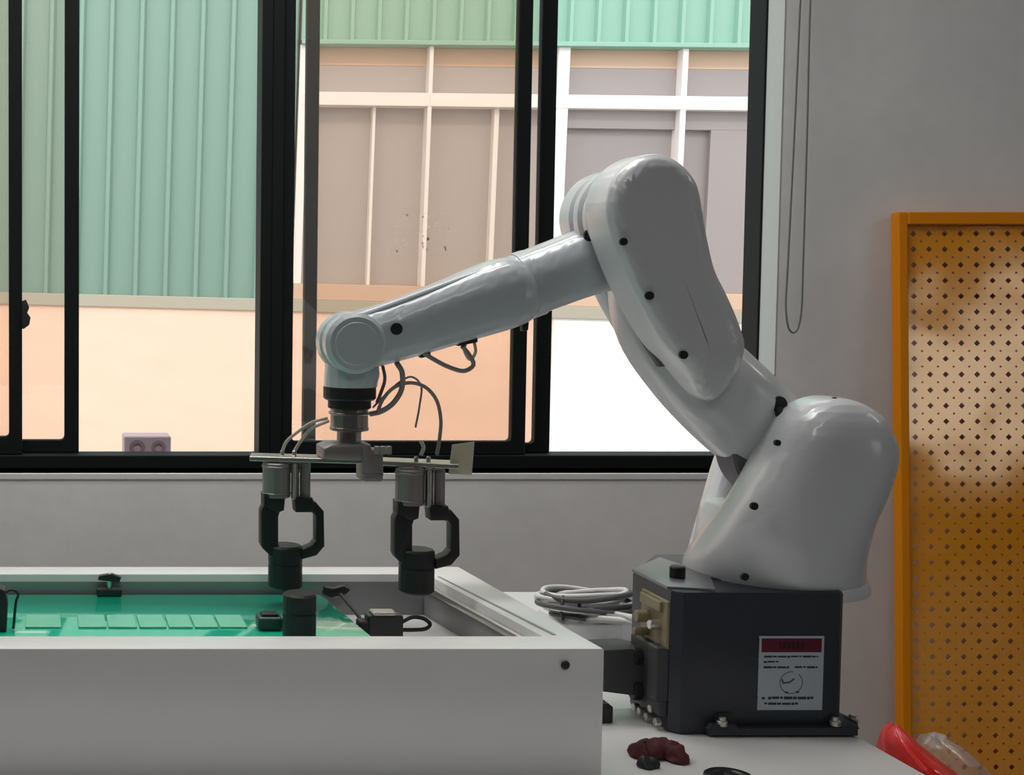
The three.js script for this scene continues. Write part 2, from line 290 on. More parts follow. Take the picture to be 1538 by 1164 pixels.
// ---------------------------------------------------------------- the building across the yard
{
  const ZB = 9, tilt = -0.0235, yaw = 0.082;
  const org = P(845, 470, ZB);
  const b = thing('factory_building', 'peach factory building with green ribbed cladding and white framed windows across the yard', 'building', org);
  b.rotation.set(0, -yaw, tilt, 'YXZ'); b.updateMatrixWorld(true);
  const inv = b.matrixWorld.clone().invert();
  const F = (px, py) => { const e = V(0, EYE, 0).applyMatrix4(inv), d = P(px, py, 1).applyMatrix4(inv).sub(e), k = -e.z / d.z; return V(e.x + d.x * k, e.y + d.y * k, 0); };
  const add = (parent, name, geo, mat, label) => { const m = shade(new THREE.Mesh(Array.isArray(geo) ? merged(geo) : geo, mat)); m.name = name; if (label) m.userData.label = label; parent.add(m); return m; };
  const bottom = -2.4, top = 4.6, uL = F(-700, 300).x, uR = F(1500, 300).x, uW = F(447, 250).x, uWhite = F(828, 560).x;
  const vBandB = F(255, 463).y, vLeftClad = F(255, 445).y, vWinB = F(540, 428).y, vWinT = F(850, 63).y;
  add(b, 'wall', box(uL, uWhite, bottom, vBandB, -0.3, 0, 0), M.peach, 'peach rendered wall');
  add(b, 'wall', box(uWhite, uR, bottom, vBandB, -0.3, 0, 0), M.wallGlare, 'rendered wall with glare put into its white colour');
  add(b, 'wall', box(uL, uR, vBandB, top, -0.5, -0.22, 0), M.band);
  add(b, 'ledge', box(uL, uR, vBandB, vLeftClad, -0.25, 0.02, 0.004), M.band, 'olive grey concrete ledge');
  add(b, 'ledge', box(uW, uR, vLeftClad, vWinB, -0.25, 0.005, 0.004), M.facadePeach, 'pale peach upstand');
  // ribbed sheets: each with its raised ribs, one sheet after the other
  const rib = 46 / 2000 * ZB;
  const sheetGeo = (n, h, w) => {
    const pr = []; for (let i = 0; i < n; i++) { const o = i * w; pr.push([o, 0], [o + w * 0.74, 0], [o + w * 0.8, 0.042], [o + w * 0.92, 0.042], [o + w, 0]); }
    const s = new THREE.Shape(); pr.forEach(([x, y], i) => i ? s.lineTo(x, y) : s.moveTo(x, y)); s.lineTo(n * w, -0.02); s.lineTo(0, -0.02);
    const g = new THREE.ExtrudeGeometry(s, { depth: h, bevelEnabled: false }); g.rotateX(-Math.PI / 2); g.scale(1, 1, -1);
    const ix = g.attributes.position; for (let i = 0; i < ix.count; i += 3) { const t = [ix.getX(i), ix.getY(i), ix.getZ(i)]; ix.setXYZ(i, ix.getX(i + 1), ix.getY(i + 1), ix.getZ(i + 1)); ix.setXYZ(i + 1, ...t); }
    g.computeVertexNormals(); return g;
  };
  const sheetL = sheetGeo(3, top - vLeftClad, rib);
  for (let i = 0; uW - 0.02 - i * 3 * rib > uL; i++) { const m = add(b, 'cladding_sheet', sheetL, M.cladding); m.position.set(uW - 0.02 - (i + 1) * 3 * rib, vLeftClad, -0.03); }
  const rib2 = 40 / 2000 * ZB, sheetR = sheetGeo(3, top - vWinT, rib2);
  for (let i = 0; uW + i * 3 * rib2 < uR; i++) { const m = add(b, 'cladding_sheet', sheetR, M.claddingPale); m.position.set(uW + i * 3 * rib2, vWinT, -0.03); }
  add(b, 'drip_strip', box(uW, uR, vWinT - 0.03, vWinT, -0.2, 0.02, 0.004), M.claddingPale);
  // window bays between the white posts, each with a transom light above and lower lights
  const posts = [[452, 13], [643, 6], [842, 17], [1024, 8], [1210, 14], [1400, 8]], vT0 = F(480, 157).y, vT1 = F(480, 137).y;
  const post = posts.map(([p, w]) => [F(p, 250).x, w / 2000 * ZB / 2]);
  for (let i = 0; i + 1 < post.length; i++) {
    const w = new THREE.Group(); w.name = 'window'; b.add(w);
    const x0 = post[i][0], x1 = post[i + 1][0];
    add(w, 'mullion', box(x0 - post[i][1], x0 + post[i][1], vWinB, vWinT - 0.03, -0.22, -0.02, 0.004), M.facadeFrame);
    add(w, 'transom', box(x0, x1, vT0, vT1, -0.22, -0.015, 0.004), M.facadeFrame);
    add(w, 'pane', box(x0, x1, vT1, vWinT - 0.02, -0.19, -0.12, 0), i < 2 ? M.facadePaneVeil : M.facadePane);
    add(w, 'pane', box(x0, x1, vWinB, vT0, -0.21, -0.15, 0), i >= 2 ? M.facadePaneDark : M.facadePaneVeil);
    if (i < 2) { const u = F(i ? 745 : 560, 300).x; add(w, 'mullion', box(u - (i ? 0.016 : 0.01), u + (i ? 0.016 : 0.01), vWinB, vT0, -0.2, -0.07, 0.003), M.facadeFrame); }
    else {
      const a = x0 + post[i][1], c = x1 - post[i + 1][1], v1 = F(860, 190).y;
      add(w, 'inner_frame', box(a, c, v1, vT0, -0.2, -0.1, 0.003), M.facadePane);
      if (i === 3) { const u = F(1072, 300).x; add(w, 'inner_frame', box(u, c, vWinB, v1, -0.2, -0.1, 0.003), M.facadePane); }
    }
    add(w, 'reflection_strip', box(x0, x1, F(860, 98).y, vWinT - 0.03, -0.2, -0.115, 0.004), M.facadePeach);  // peach strip standing in for the reflection along the pane top
  }
  const yard = struct('ground_outside'); part(yard, 'paving', box(-14, 18, -0.25, -0.05, -30, -WALL_Z - 0.27, 0), M.yard);
}
// little box on the outer window ledge
{
  const Z = FRAME_Z + 0.13, a = P(186, 655, Z), c = P(257, 681, Z), t = thing('storage_box', 'small mauve grey box on the outer window ledge', 'box', V((a.x + c.x) / 2, sillY, -Z - 0.04));
  part(t, 'case', box(a.x, c.x, sillY, a.y, -Z - 0.09, -Z, 0.006), M.mauve);
  for (const [x, w] of [[206, 12], [238, 11]]) { const p = P(x, 672, Z), r = w / 2000 * Z; part(t, 'moulded_ring', turned([[r * 0.55, 0], [r, 0], [r, 0.004], [r * 0.55, 0.004], [r * 0.55, 0]], V(p.x, p.y, -Z), 'z', 20), M.mauveDark); }
}

// ---------------------------------------------------------------- roller blind chain beside the window
{
  const Z = WALL_Z - 0.055, Q = (x, y) => P(x, y, Z), topY = 2.9;
  const a = Q(1206, -120), t = thing('blind_chain', 'thin grey blind chain hanging in a loop beside the right window', 'chain', Q(1190, 502));
  part(t, 'chain_loop', tube([V(Q(1203, 0).x + 0.01, topY, -Z), Q(1202, 0), Q(1193, 200), Q(1183, 400), Q(1180, 460), Q(1181, 474), Q(1182.5, 486), Q(1186, 496), Q(1191.5, 500), Q(1197, 496), Q(1200.5, 486), Q(1202.5, 474), Q(1204, 460), Q(1206, 400), Q(1212, 200), Q(1217, 0), V(Q(1217, 0).x + 0.012, topY, -Z)], 0.0026, 520), M.chain);
  part(t, 'bracket', box(Q(1203, 0).x - 0.01, Q(1217, 0).x + 0.03, topY - 0.02, topY + 0.05, -WALL_Z, -Z + 0.012, 0.004), M.white);
}

// ---------------------------------------------------------------- perforated tool board
{
  const Z = WALL_Z - 0.155, LEAN = 0.065, a = P(1351, 316, Z + 0.104), pitch = 23.8 / 2000 * (Z + 0.06), cols = 20, rows = 38;
  const stile = 16 / 2000 * Z, railH = 20 / 2000 * Z, W = stile * 2 + pitch * cols, H = railH * 2.3 + pitch * rows, x0 = a.x, y1 = a.y, y0 = y1 - H;
  const t = thing('perforated_board', 'orange perforated metal tool board hung on the back wall', 'tool board', V(x0 + W / 2, y0, -Z));
  const put = (name, geo, mat) => part(t, name, geo, mat);
  put('stile', box(x0, x0 + stile * 0.92, y0, y1, -Z - 0.034, -Z, 0.004), M.orange);
  put('stile', box(x0 + W - stile * 0.92, x0 + W, y0, y1, -Z - 0.034, -Z, 0.004), M.orange);
  put('rail', box(x0 + stile * 0.9, x0 + W - stile * 0.9, y1 - railH, y1, -Z - 0.034, -Z + 0.001, 0.004), M.orange);
  put('rail', box(x0 + stile * 0.9, x0 + W - stile * 0.9, y0, y0 + railH, -Z - 0.034, -Z + 0.001, 0.004), M.orange);
  put('lip', box(x0 + stile * 0.85, x0 + stile * 1.0, y0, y1, -Z - 0.032, -Z - 0.006, 0.002), M.orange);
  const sx = x0 + stile, sy = y1 - railH * 1.05, D = pitch * 0.2, s2 = pitch * 0.085, h = pitch / 2;
  const s = new THREE.Shape([[h - s2, -h], [h, -h + s2], [h, h - s2], [h - s2, h], [-h + s2, h], [-h, h - s2], [-h, -h + s2], [-h + s2, -h]].map(p => new THREE.Vector2(...p)));
  s.holes.push(new THREE.Path([[D, 0], [0, D], [-D, 0], [0, -D]].map(p => new THREE.Vector2(...p))));
  const cell = new THREE.ExtrudeGeometry(s, { depth: 0.0018, bevelEnabled: false }), list = [];
  for (let r = 0; r < rows; r++) for (let c = 0; c < cols; c++) { const g = cell.clone(); g.translate(sx + (c + 0.5) * pitch, sy - (r + 0.5) * pitch, -Z - 0.016); list.push(g); }
  const g = mergeGeometries(list), p = g.attributes.position, nn = g.attributes.normal;
  const wave = (x, y) => 0.0032 * noise.noise(x * 4.1 + 3.7, y * 3.3 + 1.2, 0.4) + 0.0012 * noise.noise(x * 9 + 1, y * 8 + 5, 2.4);
  for (let i = 0; i < p.count; i++) { const x = p.getX(i), y = p.getY(i); p.setZ(i, p.getZ(i) + wave(x, y)); if (Math.abs(nn.getZ(i)) > 0.9) { const e = 0.004, k = Math.sign(nn.getZ(i)); const n = V(-(wave(x + e, y) - wave(x - e, y)) / (2 * e), -(wave(x, y + e) - wave(x, y - e)) / (2 * e), 1).normalize().multiplyScalar(k); nn.setXYZ(i, n.x, n.y, n.z); } }
  put('perforated_sheet', g, M.orangeSheet);
  for (const [yy, k] of [[y1 - 0.2, 0.098], [y0 + 0.2, 0.01]]) put('bracket', box(x0 + 0.2, x0 + W - 0.06, yy - 0.02, yy + 0.02, -WALL_Z + k - 0.002, -Z - 0.03, 0.002), M.orange);
  t.rotation.x = -LEAN;
}

// ---------------------------------------------------------------- work table
const TABLE = P(1100, 1104, 1.885).y, TX = onLevel(1293, 1110, TABLE).x + 0.004;
{
  const t = thing('work_table', 'white work table carrying the robot arm and the tray', 'table', V(0, 0, -1.95));
  part(t, 'tabletop', box(-1.3, TX, TABLE - 0.04, TABLE, -2.75, -1.25, 0.004), M.white);
  for (const x of [-1.2, TX - 0.1]) for (const z of [-2.65, -1.35]) part(t, 'leg', box(x - 0.03, x + 0.03, 0, TABLE - 0.04, z - 0.03, z + 0.03, 0.004), M.white);
  for (const z of [-2.65, -1.35]) part(t, 'stretcher', box(-1.2, TX - 0.1, 0.14, 0.19, z - 0.02, z + 0.02, 0.003), M.white);
  for (const x of [-1.2, TX - 0.1]) part(t, 'apron', box(x - 0.015, x + 0.015, TABLE - 0.11, TABLE - 0.04, -2.65, -1.35, 0.003), M.white);
}

// ---------------------------------------------------------------- big white tray
const ZN = 1.70, RIM = P(905, 974, ZN).y;
const far = onLevel(689, 851, RIM), nearR = onLevel(907, 974, RIM), inFar = onLevel(640, 862, RIM), inNear = onLevel(815, 955, RIM);
const ZF = -far.z, FLOOR_IN = onLevel(655, 926, RIM - 0.066).y, PLATE = RIM - 0.03;
{
  const x0 = -0.75, t = thing('tray_box', 'large white box with an open recessed top in front of the robot', 'box', V(0, TABLE, -(ZN + ZF) / 2));
  const quad = (pts) => pts.map(([x, z]) => V(x, -z, 0));
  // plan shape extruded upwards
  const plan = (pts, holes, y0, y1, r) => {
    const s = shapeOf(pts.map(p => V(p.x, -p.z, 0))); for (const h of holes) s.holes.push(new THREE.Path(h.map(p => new THREE.Vector2(p.x, -p.z))));
    const g = new THREE.ExtrudeGeometry(s, { depth: y1 - y0 - 2 * r, bevelEnabled: true, bevelThickness: r, bevelSize: r, bevelOffset: -r, bevelSegments: 2 });
    g.rotateX(-Math.PI / 2); g.translate(0, y0 + r, 0); return toCreasedNormals(g, 0.5);
  };
  const outer = [V(x0, 0, nearR.z), V(nearR.x, 0, nearR.z), V(far.x, 0, far.z), V(x0, 0, far.z)];
  const inner = [V(x0 + 0.06, 0, inNear.z), V(x0 + 0.06, 0, inFar.z), V(inFar.x, 0, inFar.z), V(inNear.x, 0, inNear.z)];
  part(t, 'walls', plan(outer, [inner], TABLE, RIM, 0.0025), M.white);
  const ins = inner.map(p => p.clone()); 
  part(t, 'tray_floor', plan(inner, [], FLOOR_IN - 0.01, FLOOR_IN, 0.0005), M.whiteMatt);
  // grey liner strips on the inner walls
  part(t, 'liner', box(x0 + 0.062, inFar.x - 0.002, FLOOR_IN, RIM - 0.012, inFar.z, inFar.z + 0.003, 0), M.liner, 'grey strip along the far inner wall');
  const side = (y0, y1, off, w) => { const s = [V(inFar.x - off - w, 0, inFar.z + 0.004), V(inNear.x - off - w, 0, inNear.z - 0.003), V(inNear.x - off, 0, inNear.z - 0.003), V(inFar.x - off, 0, inFar.z + 0.004)]; return plan(s, [], y0, y1, 0.0008); };
  part(t, 'liner', side(FLOOR_IN, RIM - 0.02, 0.0, 0.004), M.liner, 'grey strip along the right inner wall');
  part(t, 'edge_strip', side(RIM - 0.022, RIM - 0.012, 0.0, 0.012), M.zinc, 'shiny strip along the right inner wall');
  // groove on the right rim
  const groove = [V(inFar.x + 0.012, 0, inFar.z + 0.02), V(inNear.x + 0.014, 0, inNear.z - 0.004), V(inNear.x + 0.02, 0, inNear.z - 0.004), V(inFar.x + 0.016, 0, inFar.z + 0.02)];
  part(t, 'seam', plan(groove, [], RIM - 0.001, RIM + 0.0008, 0.0003), M.wireGrey);
  const sp = P(848, 998, ZN);
  part(t, 'screw', [turned([[0, 0], [0.0035, 0.0], [0.0028, 0.001], [0.005, 0.001], [0.0058, 0.003], [0.004, 0.0045], [0.0, 0.0045]].map(([r, h]) => [r, h - 0.001]), V(sp.x, sp.y, -ZN + 0.001), 'z', 20)], M.black, 'dark screw in the front face');
}
// green glass plate in the tray
{
  const b = onLevel(556, 954, PLATE), a = onLevel(478, 889, PLATE), zf = -inFar.z - 0.003, x0 = -0.66;
  const zN = -inNear.z + 0.004, at = z => a.x + (b.x - a.x) * (z + a.z) / (-b.z + a.z);
  const zBack = zf - 0.012;
  const pts = [[x0, zN], [at(zN), zN], [at(zBack), zBack], [x0, zBack]].map(([x, z]) => V(x, z, 0));
  const t = thing('glass_plate', 'dark green glossy plate lying inside the white tray', 'plate', V(-0.2, PLATE - 0.006, -(zN + zBack) / 2));
  const g = slab(pts, 0, 0.006, 0.0015); g.rotateX(-Math.PI / 2); g.translate(0, PLATE, 0);
  part(t, 'pane', g, M.greenGlass);
  for (const [px, Z] of [[-120, zf - 0.04], [60, zf - 0.04], [460, zf - 0.04], [60, zN + 0.04], [300, zN + 0.04], [500, zN + 0.04]]) { const c = onLevel(px, 900, PLATE); part(t, 'standoff', turned(drum(0.008, PLATE - 0.006 - FLOOR_IN, 0.001), V(X(px, Z, 910), FLOOR_IN, -Z)), M.steel); }
  // row of pale raised tiles standing in for soft reflections on the plate
  for (const [x0p, x1p] of [[38, 92], [118, 160], [163, 206], [210, 250], [254, 290], [293, 328], [331, 372]]) {
    const p = onLevel(x0p, 944, PLATE), q = onLevel(x1p, 944, PLATE), c = onLevel(x0p, 926, PLATE);
    part(t, 'pad', box(p.x, q.x, PLATE, PLATE + 0.003, c.z, p.z, 0.001), M.reflectGreen);
  }
  // dark block beside the pale tiles
}
// small things in the tray
const cylProfile = (r, h) => [[0, 0], [r - 0.003, 0], [r, 0.003], [r, h * 0.56], [r - 0.0012, h * 0.57], [r - 0.0012, h * 0.6], [r, h * 0.61], [r, h - 0.003], [r - 0.003, h], [0, h]];
{
  const Z = 1.86, p = P(450, 900, Z), top = P(450, 890, Z).y, r = 25 / 2000 * Z;
  const t = thing('black_cylinder', 'black cylinder standing alone on the green plate', 'cylinder', V(p.x, PLATE, -Z));
  part(t, 'body', turned(cylProfile(r, top - PLATE), V(p.x, PLATE, -Z)), M.black);
  const q = onLevel(404, 944, PLATE), u = thing('connector_block', 'small dark green block beside the standing black cylinder', 'block', q);
  part(u, 'body', box(q.x - 0.018, q.x + 0.018, PLATE, PLATE + 0.02, q.z - 0.016, q.z + 0.016, 0.005), std(L(0.008, 0.05, 0.04), 0.35));
  part(u, 'cap', box(q.x - 0.012, q.x + 0.012, PLATE + 0.0195, PLATE + 0.024, q.z - 0.01, q.z + 0.01, 0.002), M.black);
  // gadget at the far wall of the tray
  const a = P(164, 888, ZF - 0.075), v = thing('toggle_clamp', 'small dark clamp at the far tray wall beyond the green plate', 'clamp', V(a.x, PLATE, a.z));
  part(v, 'foot', box(a.x - 0.02, a.x + 0.02, PLATE, PLATE + 0.012, a.z - 0.008, a.z + 0.008, 0.002), M.black);
  part(v, 'post', turned(drum(0.004, 0.026, 0.001), V(a.x, PLATE + 0.011, a.z)), M.zinc);
  part(v, 'jaw', slab([V(a.x - 0.018, PLATE + 0.026, 0), V(a.x + 0.016, PLATE + 0.022, 0), V(a.x + 0.019, PLATE + 0.03, 0), V(a.x + 0.004, PLATE + 0.036, 0), V(a.x - 0.016, PLATE + 0.033, 0)], a.z + 0.006, 0.012, 0.0015), M.black);
  // dark gadget at the picture's left edge
  const c = P(0, 900, 1.9), w = thing('sensor_post', 'dark upright sensor at the left end of the green plate', 'sensor', V(c.x, PLATE, c.z));
  part(w, 'body', slab([[-22, 962], [10, 962], [12, 905], [8, 884], [-6, 878], [-22, 884]].map(([x, y]) => { const o = P(x, y, 1.9); o.y = Math.max(o.y, PLATE); return o; }), c.z + 0.012, 0.03, 0.004), M.black);
  part(w, 'wire', tube([P(8, 890, 1.885), P(18, 886, 1.885), P(27, 892, 1.89), P(24, 905, 1.9), V(P(20, 905, 1.9).x, PLATE + 0.002, -1.9)], 0.002), M.black);
  // cable clip and black plug with its loop
  const d = P(506, 890, ZF - 0.09), k = thing('cable_clip', 'black cable clip on the far right corner of the green plate', 'clip', V(d.x, PLATE, d.z));
  part(k, 'pad', slab([[486, 893], [498, 898], [520, 893], [527, 886], [516, 880], [502, 884], [488, 882]].map(([x, y]) => { const o = P(x, y, ZF - 0.09); return o; }), d.z, 0.014, 0.002), M.black);
  part(k, 'pin', turned(drum(0.0035, P(506, 884, ZF - 0.09).y - PLATE, 0.0008), V(d.x, PLATE, d.z - 0.007)), M.zinc);
  const zp = 1.93, e = P(575, 932, zp), f = thing('cable_plug', 'black rectangular plug with a looped cable on the tray floor', 'plug', V(e.x, FLOOR_IN, e.z));
  const hb = (x0, y0, x1, y1) => { const m = P(x0, y0, zp), n = P(x1, y1, zp); return box(m.x, n.x, Math.max(n.y, FLOOR_IN), m.y, -zp - 0.025, -zp, 0.003); };
  part(f, 'body', hb(553, 925, 606, 958), M.blackGloss);
  part(f, 'cover', hb(560, 920, 596, 926), M.zinc);
  part(f, 'strain_relief', hb(540, 934, 555, 958), M.black);
  const zq = zp + 0.012;
  part(f, 'cable', tube([P(604, 934, zq), P(620, 927, zq), P(638, 930, zq), P(646, 938, zq), P(640, 944, zq), P(622, 946, zq), P(604, 946, zq)], 0.003), M.black);
  part(f, 'cable', tube([P(512, 893, ZF - 0.1), P(522, 905, 2.02), P(536, 922, 1.98), P(548, 940, 1.95)], 0.003), M.black);
}

// ---------------------------------------------------------------- robot arm
const ROBOT = thing('robot_arm', 'light grey six axis robot arm bolted on the white table', 'robot arm', (() => { const p = P(1140, 1104, 1.99); p.y = TABLE; return p; })());
{
  const R = ROBOT, ZB = 1.885;
  // --- base casting
  const bx0 = P(1011, 1000, ZB).x, bx1 = P(1268, 1000, ZB).x, by1 = P(1140, 889, ZB).y, zb = -ZB - 0.135;
  const base = part(R, 'base', (() => {
    const pl = [[bx0 + 0.012, ZB], [bx1 - 0.008, ZB], [bx1, ZB + 0.008], [bx1, ZB + 0.2], [bx1 - 0.05, ZB + 0.26], [bx0 + 0.09, ZB + 0.26], [bx0, ZB + 0.135], [bx0, ZB + 0.012]].map(([x, z]) => V(x, z, 0));
    const g = slab(pl, 0, by1 - TABLE, 0.005); g.rotateX(-Math.PI / 2); g.translate(0, by1, 0); return g;
  })(), M.base);
  part(R, 'base_flange', slab([[1066, 1106], [1290, 1106], [1290, 1092], [1282, 1086], [1268, 1092], [1110, 1094], [1104, 1088], [1070, 1088], [1064, 1096]].map(([x, y]) => { const o = P(x, y, ZB - 0.012); o.y = Math.max(o.y, TABLE + 0.0005); return o; }), -ZB + 0.012, 0.09, 0.003), M.base);
  for (const [x, y, z] of [[1084, 1090, ZB - 0.006], [1254, 1090, ZB - 0.006], [1280, 1086, ZB + 0.03]]) { const p = P(x, y, z); part(R, 'bolt', [turned(drum(0.0075, 0.008, 0.001), V(p.x, p.y, p.z)), turned(drum(0.005, 0.013, 0.001), V(p.x, p.y, p.z), 'y', 6)], M.zinc); }
  part(R, 'bracket', [slab([[1266, 1104], [1292, 1106], [1288, 1084], [1276, 1078], [1268, 1082]].map(([x, y]) => { const o = P(x, y, ZB + 0.02); o.y = Math.max(o.y, TABLE + 0.0005); return o; }), -ZB - 0.02, 0.03, 0.003)], M.black);
  part(R, 'base_recess', pslab([[1072, 1088], [1106, 1088], [1104, 1074], [1098, 1070], [1080, 1070], [1074, 1074]], ZB - 0.0015, 0.01, 0.001), M.black, 'dark notch above the front bolt');
  // top plate corner and cable gland
  const g0 = P(1017, 876, 1.96); part(R, 'gland', turned(drum(0.011, 0.022, 0.002), V(g0.x, by1 - 0.001, g0.z)), M.black);
  part(R, 'top_plate', (() => { const g = slab([[bx0 - 0.002, ZB + 0.02], [bx0 + 0.06, ZB + 0.004], [bx0 + 0.1, ZB + 0.1], [bx0 + 0.08, ZB + 0.22], [bx0 - 0.002, ZB + 0.134]].map(([x, z]) => V(x, z, 0)), 0, 0.005, 0.0015); g.rotateX(-Math.PI / 2); g.translate(0, by1 + 0.0035, 0); return g; })(), std(L(0.22, 0.22, 0.23), 0.35, 0.3));
  // connector side
  const LF = (px, py) => { const d = P(px, py, 1), k = bx0 / d.x; return V(bx0, EYE + (d.y - EYE) * k, -k); };
  const sideBox = (x0, y0, x1, y1, out, r = 0.002) => { const a = LF(x1, (y0 + y1) / 2), b = LF(x0, (y0 + y1) / 2), u = LF((x0 + x1) / 2, y0), l = LF((x0 + x1) / 2, y1); return box(bx0 - out, bx0 + 0.002, l.y, u.y, b.z, a.z, r); };
  part(R, 'connector_panel', [sideBox(966, 893, 1006, 965, 0.004), sideBox(969, 896, 1000, 912, 0.009)], M.tan, 'tan metal connector panel');
  for (const [x, y, r, o] of [[978, 925, 0.009, 0.02], [994, 938, 0.007, 0.016], [976, 948, 0.006, 0.022]]) { const p = LF(x, y); part(R, 'socket', turned(drum(r, o, 0.001), V(bx0 - 0.003, p.y, p.z), 'x', 24), x > 990 ? M.zinc : M.tan); }
  part(R, 'connector_frame', [sideBox(957, 962, 1003, 1062, 0.012, 0.004), sideBox(990, 968, 1004, 1050, 0.018, 0.003)], M.grey);
  for (const y of [985, 1035]) { const p = LF(972, y); part(R, 'lever', [turned(drum(0.016, 0.016, 0.002), V(bx0 - 0.008, p.y, p.z), 'x', 28)], M.black); }
  part(R, 'cable_hood', (() => { const q = [[906, 976], [950, 974], [990, 982], [992, 1042], [955, 1046], [908, 1040]]; return pslab(q, 1.955, 0.06, 0.004); })(), M.grey, 'square dark grey cable hood');
  const sc = []; for (const [x, y] of [[966, 1062], [974, 1068], [984, 1076], [990, 1064], [998, 1084]]) { const p = LF(x, y); sc.push(turned(drum(0.006, 0.009, 0.001), V(bx0 - 0.006, p.y, p.z), 'x', 10)); }
  part(R, 'fittings', sc, M.zinc);
  // warning label
  const cv = document.createElement('canvas'); cv.width = 384; cv.height = 448; const c2 = cv.getContext('2d');
  c2.fillStyle = '#c9d2dc'; c2.fillRect(0, 0, 384, 448); c2.fillStyle = '#6e0b2c'; c2.fillRect(14, 14, 356, 84);
  c2.fillStyle = '#3d0419'; for (const [x, y, w, h] of [[118, 36, 14, 40], [140, 36, 20, 40], [168, 36, 16, 40], [192, 36, 20, 40], [220, 36, 18, 40], [246, 36, 16, 40]]) c2.fillRect(x, y, w, h);
  c2.fillStyle = '#2b3542'; let k = 3; const row = (y, x0, x1, h) => { let x = x0; while (x < x1) { const w = 14 + (k = (k * 37 + 11) % 43); c2.fillRect(x, y + (k % 3), Math.min(w, x1 - x), h - k % 4); x += w + 3 + k % 4; } };
  row(118, 30, 350, 12); row(150, 30, 120, 12); row(182, 30, 180, 13); row(182, 214, 350, 13); row(368, 24, 42, 15); row(366, 62, 330, 17); row(402, 40, 240, 15);
  c2.strokeStyle = '#55606c'; c2.lineWidth = 5; c2.beginPath(); c2.arc(196, 282, 66, -0.9, 4.9); c2.stroke();
  c2.lineWidth = 11; c2.beginPath(); c2.moveTo(140, 262); c2.lineTo(150, 284); c2.lineTo(186, 280); c2.lineTo(214, 258); c2.stroke(); c2.fillRect(160, 336, 18, 10); c2.fillRect(226, 334, 18, 10);
  const tex = new THREE.CanvasTexture(cv); tex.colorSpace = THREE.SRGBColorSpace;
  const la = P(1140, 955, ZB), lb = P(1234, 1066, ZB), lw = lb.x - la.x, lh = la.y - lb.y;
  const lg = new THREE.BoxGeometry(lw, lh, 0.0012); lg.translate((la.x + lb.x) / 2, (la.y + lb.y) / 2, -ZB + 0.0006);
  part(R, 'warning_label', lg, std(L(0.75, 0.75, 0.75), 0.45, 0, { map: tex }), 'white warning label with a dark red header');

  // --- rotating shoulder: skirt, front cheek, rear cheek
  part(R, 'collar', loftLevels([[876, 1030, 1286, 2.02, 0.1295, 2], [870, 1030, 1286, 2.02, 0.1295, 2], [864, 1031, 1284, 2.02, 0.128, 2], [860, 1032, 1283, 2.02, 0.127, 2], [859, 1035, 1280, 2.02, 0.124, 2]]), M.paint);
  part(R, 'front_cheek', loftLevels([
    [866, 1036, 1280, 2.02, 0.124, 2], [848, 1041, 1279, 2.01, 0.12, 2.1], [826, 1054, 1280, 1.995, 0.112, 2.2], [800, 1074, 1287, 1.975, 0.098, 2.4], [775, 1092, 1297, 1.96, 0.084, 2.6], [750, 1107, 1311, 1.95, 0.073, 2.8], [720, 1124, 1323, 1.946, 0.068, 3],
    [690, 1140, 1331, 1.945, 0.066, 3.1], [665, 1154, 1330, 1.945, 0.065, 3.1], [645, 1165, 1323, 1.945, 0.063, 3], [625, 1179, 1311, 1.945, 0.058, 3], [610, 1196, 1294, 1.945, 0.051, 2.8], [601, 1214, 1277, 1.945, 0.043, 2.5], [597, 1230, 1261, 1.945, 0.034, 2.2], [596, 1242, 1249, 1.945, 0.02, 2]]), M.paint);
  part(R, 'rear_cheek', loftLevels([
    [868, 1036, 1260, 2.05, 0.1, 2], [826, 1044, 1250, 2.085, 0.08, 2.4], [780, 1054, 1235, 2.11, 0.055, 2.8], [730, 1067, 1220, 2.12, 0.045, 3], [690, 1080, 1205, 2.12, 0.045, 3], [660, 1093, 1190, 2.12, 0.042, 3], [645, 1115, 1170, 2.12, 0.03, 2.6], [642, 1135, 1150, 2.12, 0.02, 2]]), M.paint);
  part(R, 'saddle', loftLevels([[850, 1050, 1230, 2.04, 0.1, 2.2], [800, 1060, 1220, 2.05, 0.09, 2.5], [770, 1066, 1210, 2.055, 0.08, 2.6], [757, 1074, 1200, 2.055, 0.07, 2.6], [753, 1090, 1180, 2.055, 0.05, 2.4]]), M.paint);
  // --- upper arm
  const hp = P(1173, 677, 2.0), hr = 76 / 2000 * 2.0;
  part(R, 'shoulder_hub', turned(drum(hr, 0.06, 0.004), V(hp.x, hp.y, -2.05), 'z', 48), M.hub, 'hub between the cheeks with shade put into its dark grey');  // the darker grey carries the shade between the cheeks
  part(R, 'upper_arm', loftAxis([[985, 380, 60, 2.055, 0.045, 3], [985, 430, 66, 2.055, 0.05, 3], [1000, 490, 67, 2.05, 0.055, 3], [1040, 548, 66, 2.035, 0.065, 3], [1088, 598, 68, 2.03, 0.068, 3], [1136, 642, 68, 2.035, 0.06, 3], [1168, 672, 60, 2.035, 0.055, 3], [1190, 692, 40, 2.035, 0.045, 2.6], [1202, 704, 8, 2.035, 0.03, 2.2]]), M.paint);
  part(R, 'rear_yoke', pslab([[868, 350], [880, 300], [910, 270], [950, 268], [985, 300], [1010, 380], [1030, 480], [1000, 560], [960, 536], [930, 492], [905, 448], [880, 400]], 2.095, 0.035, 0.012, true), M.paint);
  const ev = [988, 308], ax = [-0.25, -0.97], es = [];
